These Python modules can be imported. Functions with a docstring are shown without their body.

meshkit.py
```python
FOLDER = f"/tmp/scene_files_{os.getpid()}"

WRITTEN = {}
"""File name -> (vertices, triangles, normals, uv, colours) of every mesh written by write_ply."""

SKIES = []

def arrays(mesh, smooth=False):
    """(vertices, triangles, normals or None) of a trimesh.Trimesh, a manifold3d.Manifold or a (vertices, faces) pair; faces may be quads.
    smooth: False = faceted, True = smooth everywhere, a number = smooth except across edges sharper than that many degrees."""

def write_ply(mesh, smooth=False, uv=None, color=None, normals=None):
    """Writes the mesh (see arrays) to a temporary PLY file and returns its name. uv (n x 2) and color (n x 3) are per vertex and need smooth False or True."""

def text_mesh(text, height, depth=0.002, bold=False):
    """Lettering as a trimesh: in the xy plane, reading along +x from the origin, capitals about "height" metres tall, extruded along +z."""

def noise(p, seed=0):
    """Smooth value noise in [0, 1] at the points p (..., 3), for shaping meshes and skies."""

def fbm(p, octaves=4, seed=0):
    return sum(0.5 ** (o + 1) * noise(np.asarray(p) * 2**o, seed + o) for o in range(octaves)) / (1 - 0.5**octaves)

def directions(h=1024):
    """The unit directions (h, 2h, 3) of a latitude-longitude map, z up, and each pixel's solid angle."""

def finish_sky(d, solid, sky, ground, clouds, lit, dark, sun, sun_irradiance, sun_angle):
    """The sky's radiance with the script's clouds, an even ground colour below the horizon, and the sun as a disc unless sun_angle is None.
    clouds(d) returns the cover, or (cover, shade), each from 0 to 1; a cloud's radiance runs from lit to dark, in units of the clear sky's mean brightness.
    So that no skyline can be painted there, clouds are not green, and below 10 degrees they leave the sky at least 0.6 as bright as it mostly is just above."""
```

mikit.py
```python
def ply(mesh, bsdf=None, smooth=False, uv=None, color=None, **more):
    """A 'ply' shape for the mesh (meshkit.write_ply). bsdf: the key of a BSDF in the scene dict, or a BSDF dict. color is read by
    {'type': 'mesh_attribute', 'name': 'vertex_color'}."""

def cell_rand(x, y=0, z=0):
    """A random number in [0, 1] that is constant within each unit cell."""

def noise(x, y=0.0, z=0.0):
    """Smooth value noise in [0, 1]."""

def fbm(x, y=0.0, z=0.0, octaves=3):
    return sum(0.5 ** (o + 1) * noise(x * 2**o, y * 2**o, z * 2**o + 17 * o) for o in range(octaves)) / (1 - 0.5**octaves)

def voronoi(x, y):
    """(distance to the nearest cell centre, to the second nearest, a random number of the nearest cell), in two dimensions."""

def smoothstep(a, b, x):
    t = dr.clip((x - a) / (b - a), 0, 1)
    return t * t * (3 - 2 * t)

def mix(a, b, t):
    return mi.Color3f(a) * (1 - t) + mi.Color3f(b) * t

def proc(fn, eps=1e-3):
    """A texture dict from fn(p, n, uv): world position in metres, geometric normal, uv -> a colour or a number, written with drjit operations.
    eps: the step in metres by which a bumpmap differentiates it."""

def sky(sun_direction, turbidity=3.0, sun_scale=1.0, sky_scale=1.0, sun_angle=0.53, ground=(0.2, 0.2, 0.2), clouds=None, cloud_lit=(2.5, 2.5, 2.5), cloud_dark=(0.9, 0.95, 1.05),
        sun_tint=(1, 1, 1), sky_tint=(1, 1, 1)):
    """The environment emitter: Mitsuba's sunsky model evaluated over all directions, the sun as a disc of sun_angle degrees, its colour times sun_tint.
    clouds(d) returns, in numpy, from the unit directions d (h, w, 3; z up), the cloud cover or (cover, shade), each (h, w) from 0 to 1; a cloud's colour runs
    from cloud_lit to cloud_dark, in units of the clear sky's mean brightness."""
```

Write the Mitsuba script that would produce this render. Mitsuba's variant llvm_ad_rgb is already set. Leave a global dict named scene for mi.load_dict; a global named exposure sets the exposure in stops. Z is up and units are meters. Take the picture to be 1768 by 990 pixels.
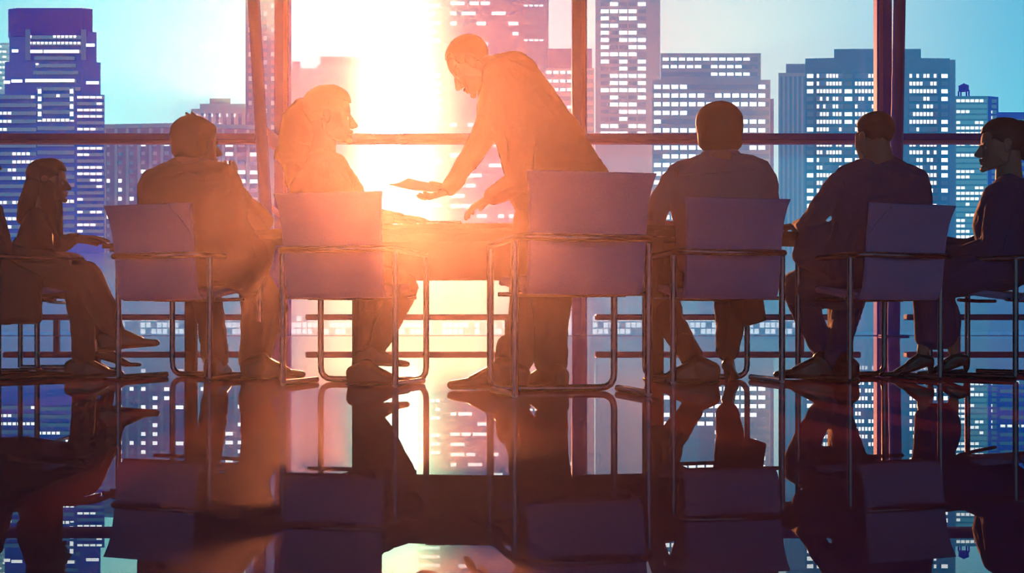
import math, random
import numpy as np, trimesh, manifold3d as m3, mitsuba as mi, mikit, meshkit
import drjit as dr
from shapely.geometry import Polygon

T = mi.ScalarTransform4f
scene, labels = {}, {}
# ------------------------------------------------------------------ camera
FOC, CX, HZ, EYE = 2220.0, 884.0, 552.0, 0.2956      # lens in pixels of the 1768x990 frame, horizon row, eye height
scene['camera'] = {'type': 'perspective', 'fov_axis': 'x', 'fov': math.degrees(2 * math.atan(884 / FOC)),
                   'to_world': T().look_at(origin=[0, 0, EYE], target=[0, 1, EYE], up=[0, 0, 1]),
                   'principal_point_offset_x': 0.0, 'principal_point_offset_y': -(HZ - 495) / 990,
                   'near_clip': 0.05, 'far_clip': 5000.0, 'medium': {'type': 'ref', 'id': 'glare_haze_medium'}}
exposure = 7.0
# ------------------------------------------------------------------ sky and sun
SUN = np.array([(668 - CX) / FOC, 1.0, (HZ - 232) / FOC]); SUN /= np.linalg.norm(SUN)


def thin_cloud(d):
    ang = np.degrees(np.arccos(np.clip(d @ SUN, -1, 1)))
    mid = np.array([(1000 - CX) / FOC, 1.0, (HZ - 170) / FOC])
    wide = np.degrees(np.arccos(np.clip(d @ (mid / np.linalg.norm(mid)), -1, 1)))
    t = np.clip((wide - 5.0) / 15.5, 0, 1)
    veil = 1 - t * t * (3 - 2 * t)
    n = meshkit.fbm(d * np.array([5.0, 5.0, 16.0]), 3, 4)
    return np.clip(veil * (0.86 + 0.28 * n), 0, 1), np.clip((ang - 2.5) / 8.0, 0, 1)


scene['sky'] = {**mikit.sky(SUN, turbidity=1.5, sun_scale=0.083, sky_scale=0.046, sun_angle=1.1, ground=(0.16, 0.2, 0.26), clouds=thin_cloud,
                            cloud_lit=(6.2, 6.3, 6.4), cloud_dark=(3.7, 4.1, 4.2), sun_tint=(1.0, 0.51, 0.56), sky_tint=(0.14, 0.88, 1.40)),
                'sampling_weight': 1000.0}
# haze added to lay the lens glare over the figures
scene['pane_glass'] = {'type': 'thindielectric', 'int_ior': 1.5}
HX, HY, HZZ = (-3.2, 3.2), (-1.0, 6.0), (-0.1, 1.4)     # the room that the haze takes up


def glare_haze_density():
    """Added haze, shaped along the line to the sun so its glow stands in for glare."""
    x, y, z = np.linspace(*HX, 33), np.linspace(*HY, 24), np.linspace(*HZZ, 22)
    Zg, Yg, Xg = np.meshgrid(z, y, x, indexing='ij')
    axis = Yg * (668 - CX) / FOC
    d = np.exp(-((Xg - axis) / 0.68) ** 2) * (0.85 + 0.3 * meshkit.fbm(np.stack([Xg, Yg, Zg], -1) * 0.9, 3, 9))
    d *= np.where(Zg < 0.42, 0.38 + 0.62 * np.clip((Zg - 0.05) / 0.37, 0, 1) ** 1.6, np.exp(-((Zg - 0.42) / 0.34) ** 2))
    return mi.VolumeGrid(d.astype(np.float32)[..., None])


BOX = T().translate([HX[0], HY[0], HZZ[0]]).scale([HX[1] - HX[0], HY[1] - HY[0], HZZ[1] - HZZ[0]])
scene['glare_haze_medium'] = {'type': 'heterogeneous', 'albedo': {'type': 'constvolume', 'value': {'type': 'rgb', 'value': [0.98, 0.82, 0.96]}},
                        'sigma_t': {'type': 'gridvolume', 'grid': glare_haze_density(), 'to_world': BOX}, 'scale': 0.025, 'phase': {'type': 'hg', 'g': 0.86}}


# ------------------------------------------------------------------ materials
def bsdf(key, d, two=True):
    scene[key] = {'type': 'twosided', 'bsdf': d} if two else d


def rgb(*c):
    return {'type': 'rgb', 'value': list(c)}


def cloth_mat(key, c, sheen=0.3, rough=0.85):
    bsdf(key, {'type': 'principled', 'base_color': rgb(*c), 'roughness': rough, 'sheen': sheen, 'specular': 0.2})


def weave(p, n, uv):
    return mikit.mix((0.19, 0.16, 0.36), (0.24, 0.20, 0.43), mikit.noise(p.x * 260, p.y * 260, p.z * 260))


bsdf('chair_fabric', {'type': 'principled', 'base_color': mikit.proc(weave), 'roughness': 0.8, 'specular': 0.2, 'sheen': 0.4})
bsdf('chrome', {'type': 'roughconductor', 'material': 'none', 'specular_reflectance': rgb(.16, .13, .17), 'alpha': 0.14})
bsdf('floor_gloss', {'type': 'plastic', 'diffuse_reflectance': rgb(0.46, 0.085, 0.18), 'int_ior': 1.42}, False)  # red base colour stands in for the glare veil over the floor
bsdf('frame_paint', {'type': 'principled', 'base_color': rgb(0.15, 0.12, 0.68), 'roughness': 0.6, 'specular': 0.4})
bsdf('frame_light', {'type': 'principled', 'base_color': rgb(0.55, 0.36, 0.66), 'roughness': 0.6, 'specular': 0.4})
bsdf('bench_paint', {'type': 'principled', 'base_color': rgb(0.10, 0.07, 0.20), 'roughness': 0.4, 'specular': 0.4})
bsdf('wall_paint', {'type': 'diffuse', 'reflectance': rgb(0.06, 0.05, 0.12)})
bsdf('side_paint', {'type': 'diffuse', 'reflectance': rgb(0.06, 0.06, 0.13)})
bsdf('ceiling_paint', {'type': 'diffuse', 'reflectance': rgb(0.12, 0.10, 0.17)})
bsdf('table_wood', {'type': 'principled', 'base_color': rgb(0.05, 0.026, 0.022), 'roughness': 0.7, 'specular': 0.15})
bsdf('skin', {'type': 'principled', 'base_color': rgb(0.24, 0.13, 0.10), 'roughness': 0.55, 'specular': 0.3})
bsdf('eye', {'type': 'principled', 'base_color': rgb(0.35, 0.33, 0.33), 'roughness': 0.1})
cloth_mat('hair_dark', (0.030, 0.020, 0.018), 0.1, 0.5)
cloth_mat('hair_brown', (0.07, 0.035, 0.02), 0.1, 0.5)
cloth_mat('suit_navy', (0.014, 0.025, 0.12))
cloth_mat('suit_charcoal', (0.035, 0.028, 0.034))
cloth_mat('suit_maroon', (0.05, 0.026, 0.03))
cloth_mat('shirt_mauve', (0.26, 0.16, 0.22))
cloth_mat('blouse_dark', (0.055, 0.03, 0.04))
cloth_mat('trouser_black', (0.02, 0.016, 0.022))
bsdf('shoe_leather', {'type': 'principled', 'base_color': rgb(0.018, 0.012, 0.014), 'roughness': 0.3, 'specular': 0.5})
bsdf('paper', {'type': 'diffuse', 'reflectance': rgb(0.7, 0.68, 0.62)})
bsdf('notebook_cover', {'type': 'diffuse', 'reflectance': rgb(0.10, 0.05, 0.04)})


# ------------------------------------------------------------------ helpers
def at(px, py, Y):
    """The point at distance Y that the photograph shows at the pixel."""
    return np.array([(px - CX) / FOC * Y, Y, EYE + (HZ - py) / FOC * Y])


def numbered(name):
    k, i = name, 0
    while k in scene or k in labels or any(x.startswith(k + '__') for x in scene):
        i += 1
        k = f'{name}_{i:03d}'
    return k


def thing(name, label, cat, group=None):
    k = numbered(name)
    labels[k] = {'label': label, 'category': cat}
    if group:
        labels[k]['group'] = group
    return k


def put(parent, name, mesh, mat, smooth=False, label=None, kind=None, to_world=None):
    k = numbered(f'{parent}__{name}' if parent else name)
    scene[k] = mesh if isinstance(mesh, dict) else mikit.ply(mesh, mat, smooth=smooth)
    if to_world is not None:
        scene[k] = {**scene[k], 'to_world': to_world}
    if label or kind:
        labels[k] = {**({'label': label} if label else {}), **({'kind': kind} if kind else {})}
    return k


def struct(name, mesh, mat, label=None):
    scene[name] = mikit.ply(mesh, mat)
    labels[name] = {'kind': 'structure', **({'label': label} if label else {})}
    return name


def box(x0, x1, y0, y1, z0, z1):
    m = trimesh.creation.box([x1 - x0, y1 - y0, z1 - z0])
    m.apply_translation([(x0 + x1) / 2, (y0 + y1) / 2, (z0 + z1) / 2])
    return m


def bev(x0, x1, y0, y1, z0, z1, r=0.01):
    """A box with chamfered edges."""
    p = []
    for sx in (0, 1):
        for sy in (0, 1):
            for sz in (0, 1):
                c = np.array([(x0, x1)[sx], (y0, y1)[sy], (z0, z1)[sz]])
                d = np.array([1 - 2 * sx, 1 - 2 * sy, 1 - 2 * sz]) * r
                for k in range(3):
                    q = c + d
                    q[k] = c[k]
                    p.append(q)
    return trimesh.convex.convex_hull(np.array(p))


def rounded(pts, rad, n=5):
    """A polyline with its inner corners rounded."""
    pts = [np.array(p, float) for p in pts]
    out = [pts[0]]
    for a, b, c in zip(pts, pts[1:], pts[2:]):
        u, v = (a - b), (c - b)
        r = min(rad, np.linalg.norm(u) / 2, np.linalg.norm(v) / 2)
        p, q = b + u / np.linalg.norm(u) * r, b + v / np.linalg.norm(v) * r
        for t in np.linspace(0, 1, n):
            out.append((1 - t) ** 2 * p + 2 * t * (1 - t) * b + t * t * q)
    out.append(pts[-1])
    return np.array(out)


def tube(path, r, sides=10):
    p = np.asarray(path, float)
    t = np.gradient(p, axis=0)
    t /= np.linalg.norm(t, axis=1, keepdims=True)
    a = np.cross(t[0], [0.3, 0.2, 0.9]); a /= np.linalg.norm(a)
    ang, rings = np.arange(sides) * 2 * np.pi / sides, []
    for i in range(len(p)):
        a = a - t[i] * (a @ t[i]); a /= np.linalg.norm(a)
        b = np.cross(t[i], a)
        rr = r if np.isscalar(r) else r[i]
        rings.append(p[i] + rr * (np.cos(ang)[:, None] * a + np.sin(ang)[:, None] * b))
    v = np.vstack(rings + [p[:1], p[-1:]])
    f, n = [], len(p)
    for i in range(n - 1):
        for j in range(sides):
            k = (j + 1) % sides
            f += [[i * sides + j, i * sides + k, (i + 1) * sides + k], [i * sides + j, (i + 1) * sides + k, (i + 1) * sides + j]]
    for j in range(sides):
        k = (j + 1) % sides
        f += [[n * sides, k, j], [n * sides + 1, (n - 1) * sides + j, (n - 1) * sides + k]]
    m = trimesh.Trimesh(v, f, process=False)
    m.fix_normals()
    return m


def slab(profile, half_w, thick, smooth_n=24):
    """A curved sheet: profile of (y, z) points with half widths per point, given a thickness."""
    pr = np.array(profile, float)
    s = np.r_[0, np.cumsum(np.linalg.norm(np.diff(pr, axis=0), axis=1))]
    from scipy.interpolate import PchipInterpolator
    u = np.linspace(0, s[-1], smooth_n)
    y, z, w = (PchipInterpolator(s, c)(u) for c in (pr[:, 0], pr[:, 1], np.array(half_w, float)))
    ty, tz = np.gradient(y), np.gradient(z)
    ln = np.hypot(ty, tz)
    ny, nz = -tz / ln, ty / ln
    cols = np.array([-1, -0.97, -0.5, 0, 0.5, 0.97, 1.0])
    inset = np.array([0.25, 1, 1, 1, 1, 1, 0.25])
    def sheet(sign):
        V = []
        for i in range(smooth_n):
            e = 1.0 if 0 < i < smooth_n - 1 else 0.3
            for c, q in zip(cols, inset):
                dish = -0.018 * (1 - c * c) * 0
                V.append([c * w[i], y[i] + ny[i] * sign * thick / 2 * q * e + dish, z[i] + nz[i] * sign * thick / 2 * q * e])
        return np.array(V)
    A, B = sheet(1), sheet(-1)
    n, k = smooth_n, len(cols)
    F = []
    for i in range(n - 1):
        for j in range(k - 1):
            a, b, c, d = i * k + j, i * k + j + 1, (i + 1) * k + j + 1, (i + 1) * k + j
            F += [[a, b, c], [a, c, d], [n * k + a, n * k + c, n * k + b], [n * k + a, n * k + d, n * k + c]]
    rim = [i * k for i in range(n)] + [(n - 1) * k + j for j in range(1, k)] + [i * k + k - 1 for i in range(n - 2, -1, -1)] + [j for j in range(k - 2, 0, -1)]
    for a, b in zip(rim, rim[1:] + rim[:1]):
        F += [[a, b, n * k + b], [a, n * k + b, n * k + a]]
    m = trimesh.Trimesh(np.vstack([A, B]), F, process=False)
    m.fix_normals()
    return m


# ------------------------------------------------------------------ the room
WY = 23.4                                             # the window wall
XL, XR, YB, ZC = -13.8, 14.0, -7.0, 8.2
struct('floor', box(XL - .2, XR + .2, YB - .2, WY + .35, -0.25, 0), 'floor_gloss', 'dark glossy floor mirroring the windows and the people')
struct('ceiling', box(XL - .2, XR + .2, YB - .2, WY + .35, ZC, ZC + .2), 'ceiling_paint')
struct('wall_left', box(XL - .2, XL, YB, WY + .2, 0, ZC), 'side_paint')
struct('wall_right', box(XR, XR + .2, YB, WY + .2, 0, ZC), 'side_paint')
NBW = 5                                               # unseen openings added behind the viewer to bring blue sky in
bw = (XR - XL) / NBW
parts = [box(XL, XR, YB - .2, YB, 0, 0.4), box(XL, XR, YB - .2, YB, 7.2, ZC)]
for i in range(NBW + 1):
    xc = XL + i * bw
    parts.append(box(max(XL, xc - .5), min(XR, xc + .5), YB - .2, YB, 0.4, 7.2))
    if i < NBW:
        a, b = xc + .5, xc + bw - .5
        w = f'window_{i + 11}'
        struct(w, trimesh.util.concatenate([bev(a, a + .08, YB - .16, YB - .04, 0.4, 7.2), bev(b - .08, b, YB - .16, YB - .04, 0.4, 7.2), bev(a + .08, b - .08, YB - .16, YB - .04, 0.4, 0.48), bev(a + .08, b - .08, YB - .16, YB - .04, 7.12, 7.2)]), 'frame_paint', 'added unseen window frame that lets blue sky onto the chair backs')
struct('wall_back', trimesh.util.concatenate(parts), 'wall_paint')
wpx = WY / FOC
MX = [(-28 - CX) * wpx, (489 - CX) * wpx, (1000 - CX) * wpx, (1523 - CX) * wpx, (2040 - CX) * wpx]
MX = [MX[0] - 5.45] + MX
zr = EYE + (HZ - 241) * wpx
for i, x in enumerate(MX):
    n = f'trim_{i + 1}'
    struct(n, bev(x - .135, x + .135, WY - .16, WY + .1, 0, ZC, .015), 'frame_paint', 'upright steel mullion of the window wall')
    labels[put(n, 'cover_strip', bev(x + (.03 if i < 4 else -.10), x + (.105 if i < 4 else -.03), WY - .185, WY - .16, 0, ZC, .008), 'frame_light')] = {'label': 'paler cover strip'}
edges = [XL] + MX + [XR]
for i, (a, b) in enumerate(zip(edges, edges[1:])):
    x0, x1 = a + .135 * (i > 0), b - .135 * (i < len(edges) - 2)
    if x1 - x0 < 0.05:
        continue
    w = f'window_{i + 1}'
    struct(w, trimesh.util.concatenate([bev(x0, x1, WY - .13, WY + .08, zr - .03, zr + .095, .012), bev(x0, x1, WY - .05, WY + .08, 0, .008, .002)]), 'frame_paint', 'tall window bay with a crosswise rail')
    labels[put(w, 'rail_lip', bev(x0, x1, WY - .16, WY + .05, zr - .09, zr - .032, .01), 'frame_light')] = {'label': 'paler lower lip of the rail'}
    for (z0, z1) in ((.07, zr - .09), (zr + .095, ZC)):
        v = np.array([[x0, WY - .02, z0], [x1, WY - .02, z0], [x1, WY - .02, z1], [x0, WY - .02, z1]])
        put(w, 'pane', trimesh.Trimesh(v, [[0, 1, 2], [0, 2, 3]], process=False), 'pane_glass')

# slanting tube braces in front of the window wall
def brace(p0, p1, r, label):
    k = thing('tube_brace', label, 'column')
    path = np.linspace(p0, p1, 12)
    put(k, 'tube', tube(path, r, 20), 'frame_paint', smooth=40)
    put(k, 'foot_plate', bev(p0[0] - .22, p0[0] + .22, p0[1] - .18, p0[1] + .18, 0, .03, .008), 'frame_paint')
    return k

def on_line(px0, px1, Y, zt):
    a = at(px0, 0, Y); b = at(px1, 340, Y)
    d = (b - a) / (b[2] - a[2])
    return a + d * (0.0 - a[2]), a + d * (zt - a[2])

p0, p1 = on_line(438, 457.5, 22.3, ZC - .15)
kb = brace(p0, p1, .105, 'slanting steel tube brace left of the ponytailed woman, before the mullion')
for py, r in ((228, .13), (352, .055)):
    q = p0 + (p1 - p0) * ((EYE + (HZ - py) / FOC * 22.3) / (ZC - .15))
    put(kb, 'strut', tube(np.linspace(q, [MX[2] - .02, WY - .17, q[2] - .12], 6), r, 14), 'frame_light', smooth=40)
p0, p1 = on_line(1553, 1547, 22.3, ZC - .15)
kb = brace(p0, p1, .105, 'slanting steel tube brace on the right, close beside a mullion')
q = p0 + (p1 - p0) * .43
put(kb, 'strut', tube(np.linspace(q, [MX[4] + .02, WY - .17, q[2] - .1], 6), .06, 14), 'frame_light', smooth=40)

# low rails along the glass
lab = ['low dark perch rail along the glass at the far left', 'low dark perch rail along the glass behind the ponytailed woman', 'low dark perch rail along the glass behind the person in the mauve shirt', 'low dark perch rail along the glass at the far right']
for (a, b), l in zip(((4, 462), (527, 978), (1028, 1487), (1566, 2020)), lab):
    k = thing('perch_rail', l, 'rail')
    Yb = 22.9
    xa, xb = (a - CX) / FOC * Yb, (b - CX) / FOC * Yb
    zt = EYE + (HZ - 543) / FOC * Yb
    put(k, 'bar', bev(xa, xb, Yb, Yb + .22, zt - .105, zt, .02), 'bench_paint')
    for x in (xa + .93, xb - 1.05):
        put(k, 'leg', bev(x - .05, x + .05, Yb + .06, Yb + .16, 0, zt - .105, .01), 'bench_paint')

# ------------------------------------------------------------------ the table
TA, TZ = 2.45, 0.735


def near_edge(x):
    return 5.85 + 1.75 * (x / TA) ** 2


def far_edge(x):
    return 6.60 + 1.00 * (x / TA) ** 2


def strip(f0, f1, x0, x1, z0, z1, n=40):
    """A plate between two curved edges."""
    x = np.linspace(x0, x1, n)
    poly = Polygon(np.vstack([np.c_[x, f0(x)], np.c_[x, f1(x)][::-1]])).buffer(-.012).buffer(.012)
    m = trimesh.creation.extrude_polygon(poly, z1 - z0, engine='earcut')
    m.apply_translation([0, 0, z0])
    return m


tb = thing('conference_table', 'long curved dark wooden conference table between the seated people', 'table')
put(tb, 'table_top', trimesh.util.concatenate([strip(near_edge, far_edge, -TA, TA, TZ - .022, TZ), strip(lambda x: near_edge(x) + .02, lambda x: far_edge(x) - .02, -TA + .06, TA - .06, TZ - .045, TZ - .022)]), 'table_wood')
put(tb, 'modesty_panel', strip(lambda x: far_edge(x) - .12, lambda x: far_edge(x) - .095, -1.95, 1.95, .493, TZ - .0455), 'table_wood')
for px, yy, w in ((623, 6.2, .038), (1131, 6.2, .038), (330, 7.0, .03), (1440, 7.0, .03)):
    x = (px - CX) / FOC * yy
    put(tb, 'leg', bev(x - w, x + w, yy - w, yy + w, .012, TZ - .0455, .006), 'table_wood')
    put(tb, 'foot_plate', bev(x - .05, x + .05, yy - .1, yy + .1, 0, .012, .004), 'table_wood')

pa, pb = at(735, 379, 6.0), at(803, 379, 6.0)
nb = thing('notebook', 'flat closed folder of papers lying at the table edge below the raised hands', 'folder')
put(nb, 'cover', bev(pa[0], pb[0] - .02, 5.98, 6.22, TZ, TZ + .006, .002), 'notebook_cover')
put(nb, 'pages', bev(pa[0] + .004, pb[0] - .024, 5.984, 6.216, TZ + .006, TZ + .016, .001), 'paper')
put(nb, 'cover', bev(pa[0], pb[0] - .02, 5.98, 6.22, TZ + .016, TZ + .020, .001), 'notebook_cover')

# ------------------------------------------------------------------ chairs
HW = 0.262


def chair_parts():
    out = []
    fy, ry, az = .27, -.235, .595
    r = .0142
    out.append(('front_frame', tube(rounded([(-HW, fy, az), (-HW, fy, r), (HW, fy, r), (HW, fy, az)], .06), r), 'chrome', 40))
    arm = rounded([(-HW, fy, az), (-HW, ry, az + .006), (0, ry - .06, az), (HW, ry, az + .006), (HW, fy, az)], .07)
    arm[0, 2] -= .0; arm[-1, 2] -= .0
    out.append(('arm_rail', tube(arm, r), 'chrome', 40))
    for s in (-1, 1):
        out.append(('rear_leg', tube([(s * HW, ry + .07, r), (s * HW, ry + .07, .2), (s * HW, ry + .07, az)], r), 'chrome', 40))
        out.append(('floor_rail', tube([(s * HW, ry + .07, r), (s * HW, 0, r), (s * HW, fy - .05, r)], r * .98), 'chrome', 40))
        out.append(('seat_bar', tube([(-HW, .12 * s, .395), (0, .12 * s, .392), (HW, .12 * s, .395)], .009), 'chrome', 40))
    out.append(('seat', slab([(.275, .440), (.24, .452), (.1, .440), (-.05, .418), (-.13, .408), (-.17, .412)], [.225, .23, .232, .23, .228, .227], .034), 'chair_fabric', 35))
    out.append(('backrest', slab([(-.165, .392), (-.190, .405), (-.212, .45), (-.224, .52), (-.236, .62), (-.252, .72), (-.275, .80), (-.292, .838)],
                                 [.222, .226, .227, .227, .228, .231, .240, .250], .026), 'chair_fabric', 35))
    return [(n, mikit.ply(m, b, smooth=sm)) for n, m, b, sm in out]


CHAIR = chair_parts()


def chair(px, Y, rot, label, centre=None):
    k = thing('conference_chair', label, 'chair', 'conference chairs around the table')
    c, s = math.cos(math.radians(rot)), math.sin(math.radians(rot))
    if centre is None:
        x = (px - CX) / FOC * Y
        centre = (x - s * .26, Y + c * .26)
    M = T().translate([centre[0], centre[1], 0]).rotate([0, 0, 1], rot)
    for n, d in CHAIR:
        put(k, n, d, None, to_world=M)
    return k


chair(261, 6.08, -21, 'mauve sling chair of the man who rests his chin on his hand')
chair(570, 5.52, -14, 'mauve sling chair of the woman with the ponytail')
chair(1018, 4.75, 13, 'empty mauve sling chair before the standing man, nearest to the viewer')
chair(1270, 5.78, 11, 'mauve sling chair of the person in the mauve shirt')
chair(1569, 6.08, 21, 'mauve sling chair of the man in the dark suit seen from behind')
chair(0, 0, -45, 'sling chair at the left picture edge under the man with crossed legs', (-2.545, 6.50))
chair(0, 0, -84, 'sling chair of the long haired woman, half hidden at the left', (-2.70, 7.32))
chair(0, 0, 50, 'sling chair at the right picture edge under the woman in the skirt', (2.53, 6.66))


# ------------------------------------------------------------------ people
def ball(c, r, seg=16):
    return m3.Manifold.sphere(float(r), seg).translate([float(v) for v in c])


_ico = trimesh.creation.icosphere(2).vertices


def hull(*bs):
    """bs: (point, radius) -> the manifold hull of the spheres."""
    return m3.Manifold.hull_points(np.vstack([np.asarray(c, float) + np.asarray(r, float) * _ico for c, r in bs]))


def chain(pts):
    return [hull(a, b) for a, b in zip(pts, pts[1:])]


def union(ms):
    return m3.Manifold.batch_boolean(ms, m3.OpType.Add)


def as_mesh(m, step=.014, smooth_it=10, folds=0.0, seed=0):
    m = m.refine_to_length(step).to_mesh()
    t = trimesh.Trimesh(m.vert_properties[:, :3], m.tri_verts, process=True)
    if smooth_it:
        trimesh.smoothing.filter_taubin(t, lamb=.5, nu=.52, iterations=smooth_it)
    if folds:
        n = (meshkit.fbm(t.vertices * np.array([11, 11, 7.0]) + seed, 3, seed) - .5) + .5 * (meshkit.fbm(t.vertices * 26.0 + seed, 2, seed) - .5)
        t.vertices = t.vertices + t.vertex_normals * (n * folds)[:, None]
    return t


def frame(fwd, up):
    f = np.asarray(fwd, float); f /= np.linalg.norm(f)
    r = np.cross(f, up); r /= np.linalg.norm(r)
    return np.c_[r, f, np.cross(r, f)]                 # columns: local x, y (forward), z


def moved(m, R, p, s=1.0):
    A = np.c_[np.asarray(R) * s, np.asarray(p)]
    return m.transform(A)


def head_shape(female=False):
    k = .94 if female else 1.0
    P = [hull(((0, -.012, .037), (.074, .094, .088)), ((0, .035, .03), (.060, .052, .065))),
         hull(((0, .066, .03), (.046, .018, .03)), ((.04, .05, -.022), .026), ((-.04, .05, -.022), .026), ((0, .075, -.09), (.022 * k, .016, .018)), ((.045 * k, .0, -.07), .018), ((-.045 * k, .0, -.07), .018)),
         hull(((-.032, .078, .014), .011), ((.032, .078, .014), .011)),
         hull(((0, .086, .008), .007), ((0, .112, -.030), .0095), ((.012, .094, -.036), .0085), ((-.012, .094, -.036), .0085)),
         hull(((-.02, .084, -.058), .006), ((0, .094, -.057), .008), ((.02, .084, -.058), .006)),
         hull(((-.018, .083, -.070), .006), ((0, .091, -.070), .008), ((.018, .083, -.070), .006)),
         hull(((-.008, .084, -.097), .014), ((.008, .084, -.097), .014)),
         hull(((0, -.03, -.03), .055), ((0, -.035, -.10), .052))]
    for s in (-1, 1):
        P.append(hull(((s * .060, .0, .0), (.012, .03, .03)), ((s * .043, .0, -.068), .02), ((s * .040, .048, -.022), .026), ((s * .05, .045, .02), .02)))
        P.append(hull(((s * .075, -.008, .012), (.010, .020, .022)), ((s * .074, -.004, -.022), (.008, .010, .012))))
    return P


def hand_shape(side, curl=.35, spread=.10, grip=0.0):
    """Wrist at the origin, fingers along +y, the palm faces -z, the thumb on side*x."""
    P = [hull(((-.022, .0, 0), .017), ((.022, .0, 0), .017), ((-.034, .085, 0), .0115), ((.034, .088, 0), .0115), ((side * .036, .035, -.006), .014))]
    for i, (x, L) in enumerate(((.033, .072), (.011, .081), (-.011, .076), (-.032, .060))):
        x *= side
        p, ang, d = np.array([x, .088 - .005 * (i == 3), 0.0]), -curl * .6, spread * x / .03
        pts = [(p, .0095)]
        for j, (f, r) in enumerate(((.45, .0088), (.32, .0082), (.23, .0072))):
            p = p + L * f * np.array([math.sin(d), math.cos(d) * math.cos(ang), math.sin(ang)])
            pts.append((p, r)); ang -= curl * (1.0 + grip)
        P += chain(pts)
    t = [np.array([side * .03, .028, -.004]), np.array([side * .056, .058, -.014 - .012 * grip]), np.array([side * .060, .088, -.022 - .022 * grip]), np.array([side * .054, .112, -.03 - .03 * grip])]
    P += chain([(t[0], .014), (t[1], .011), (t[2], .0098), (t[3], .008)])
    return P


def shoe_shape(kind):
    """Ankle over the origin at the sole's level z = 0, the toe along +y."""
    if kind == 'flat':
        return [hull(((0, -.055, .022), (.034, .03, .022)), ((0, -.055, .06), .036), ((0, .01, .085), .042), ((0, .0, .03), .036)),
                hull(((0, .02, .075), .036), ((0, .0, .022), (.034, .03, .022)), ((.012, .12, .03), (.034, .03, .028)), ((-.012, .12, .03), (.034, .03, .028))),
                hull(((0, .12, .026), (.044, .04, .024)), ((0, .195, .020), (.026, .026, .018))),
                hull(((0, -.06, .008), (.036, .032, .008)), ((0, -.03, .008), (.034, .03, .008)))]
    return [hull(((0, -.045, .085), .028), ((0, .0, .095), .03), ((0, .05, .06), .027)),
            hull(((0, .05, .055), .026), ((0, .115, .020), (.036, .03, .017)), ((0, -.03, .075), .022)),
            hull(((0, .115, .018), (.036, .03, .015)), ((0, .185, .013), (.014, .02, .011))),
            hull(((0, -.055, .07), .018), ((0, -.05, .006), .007))]


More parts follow.
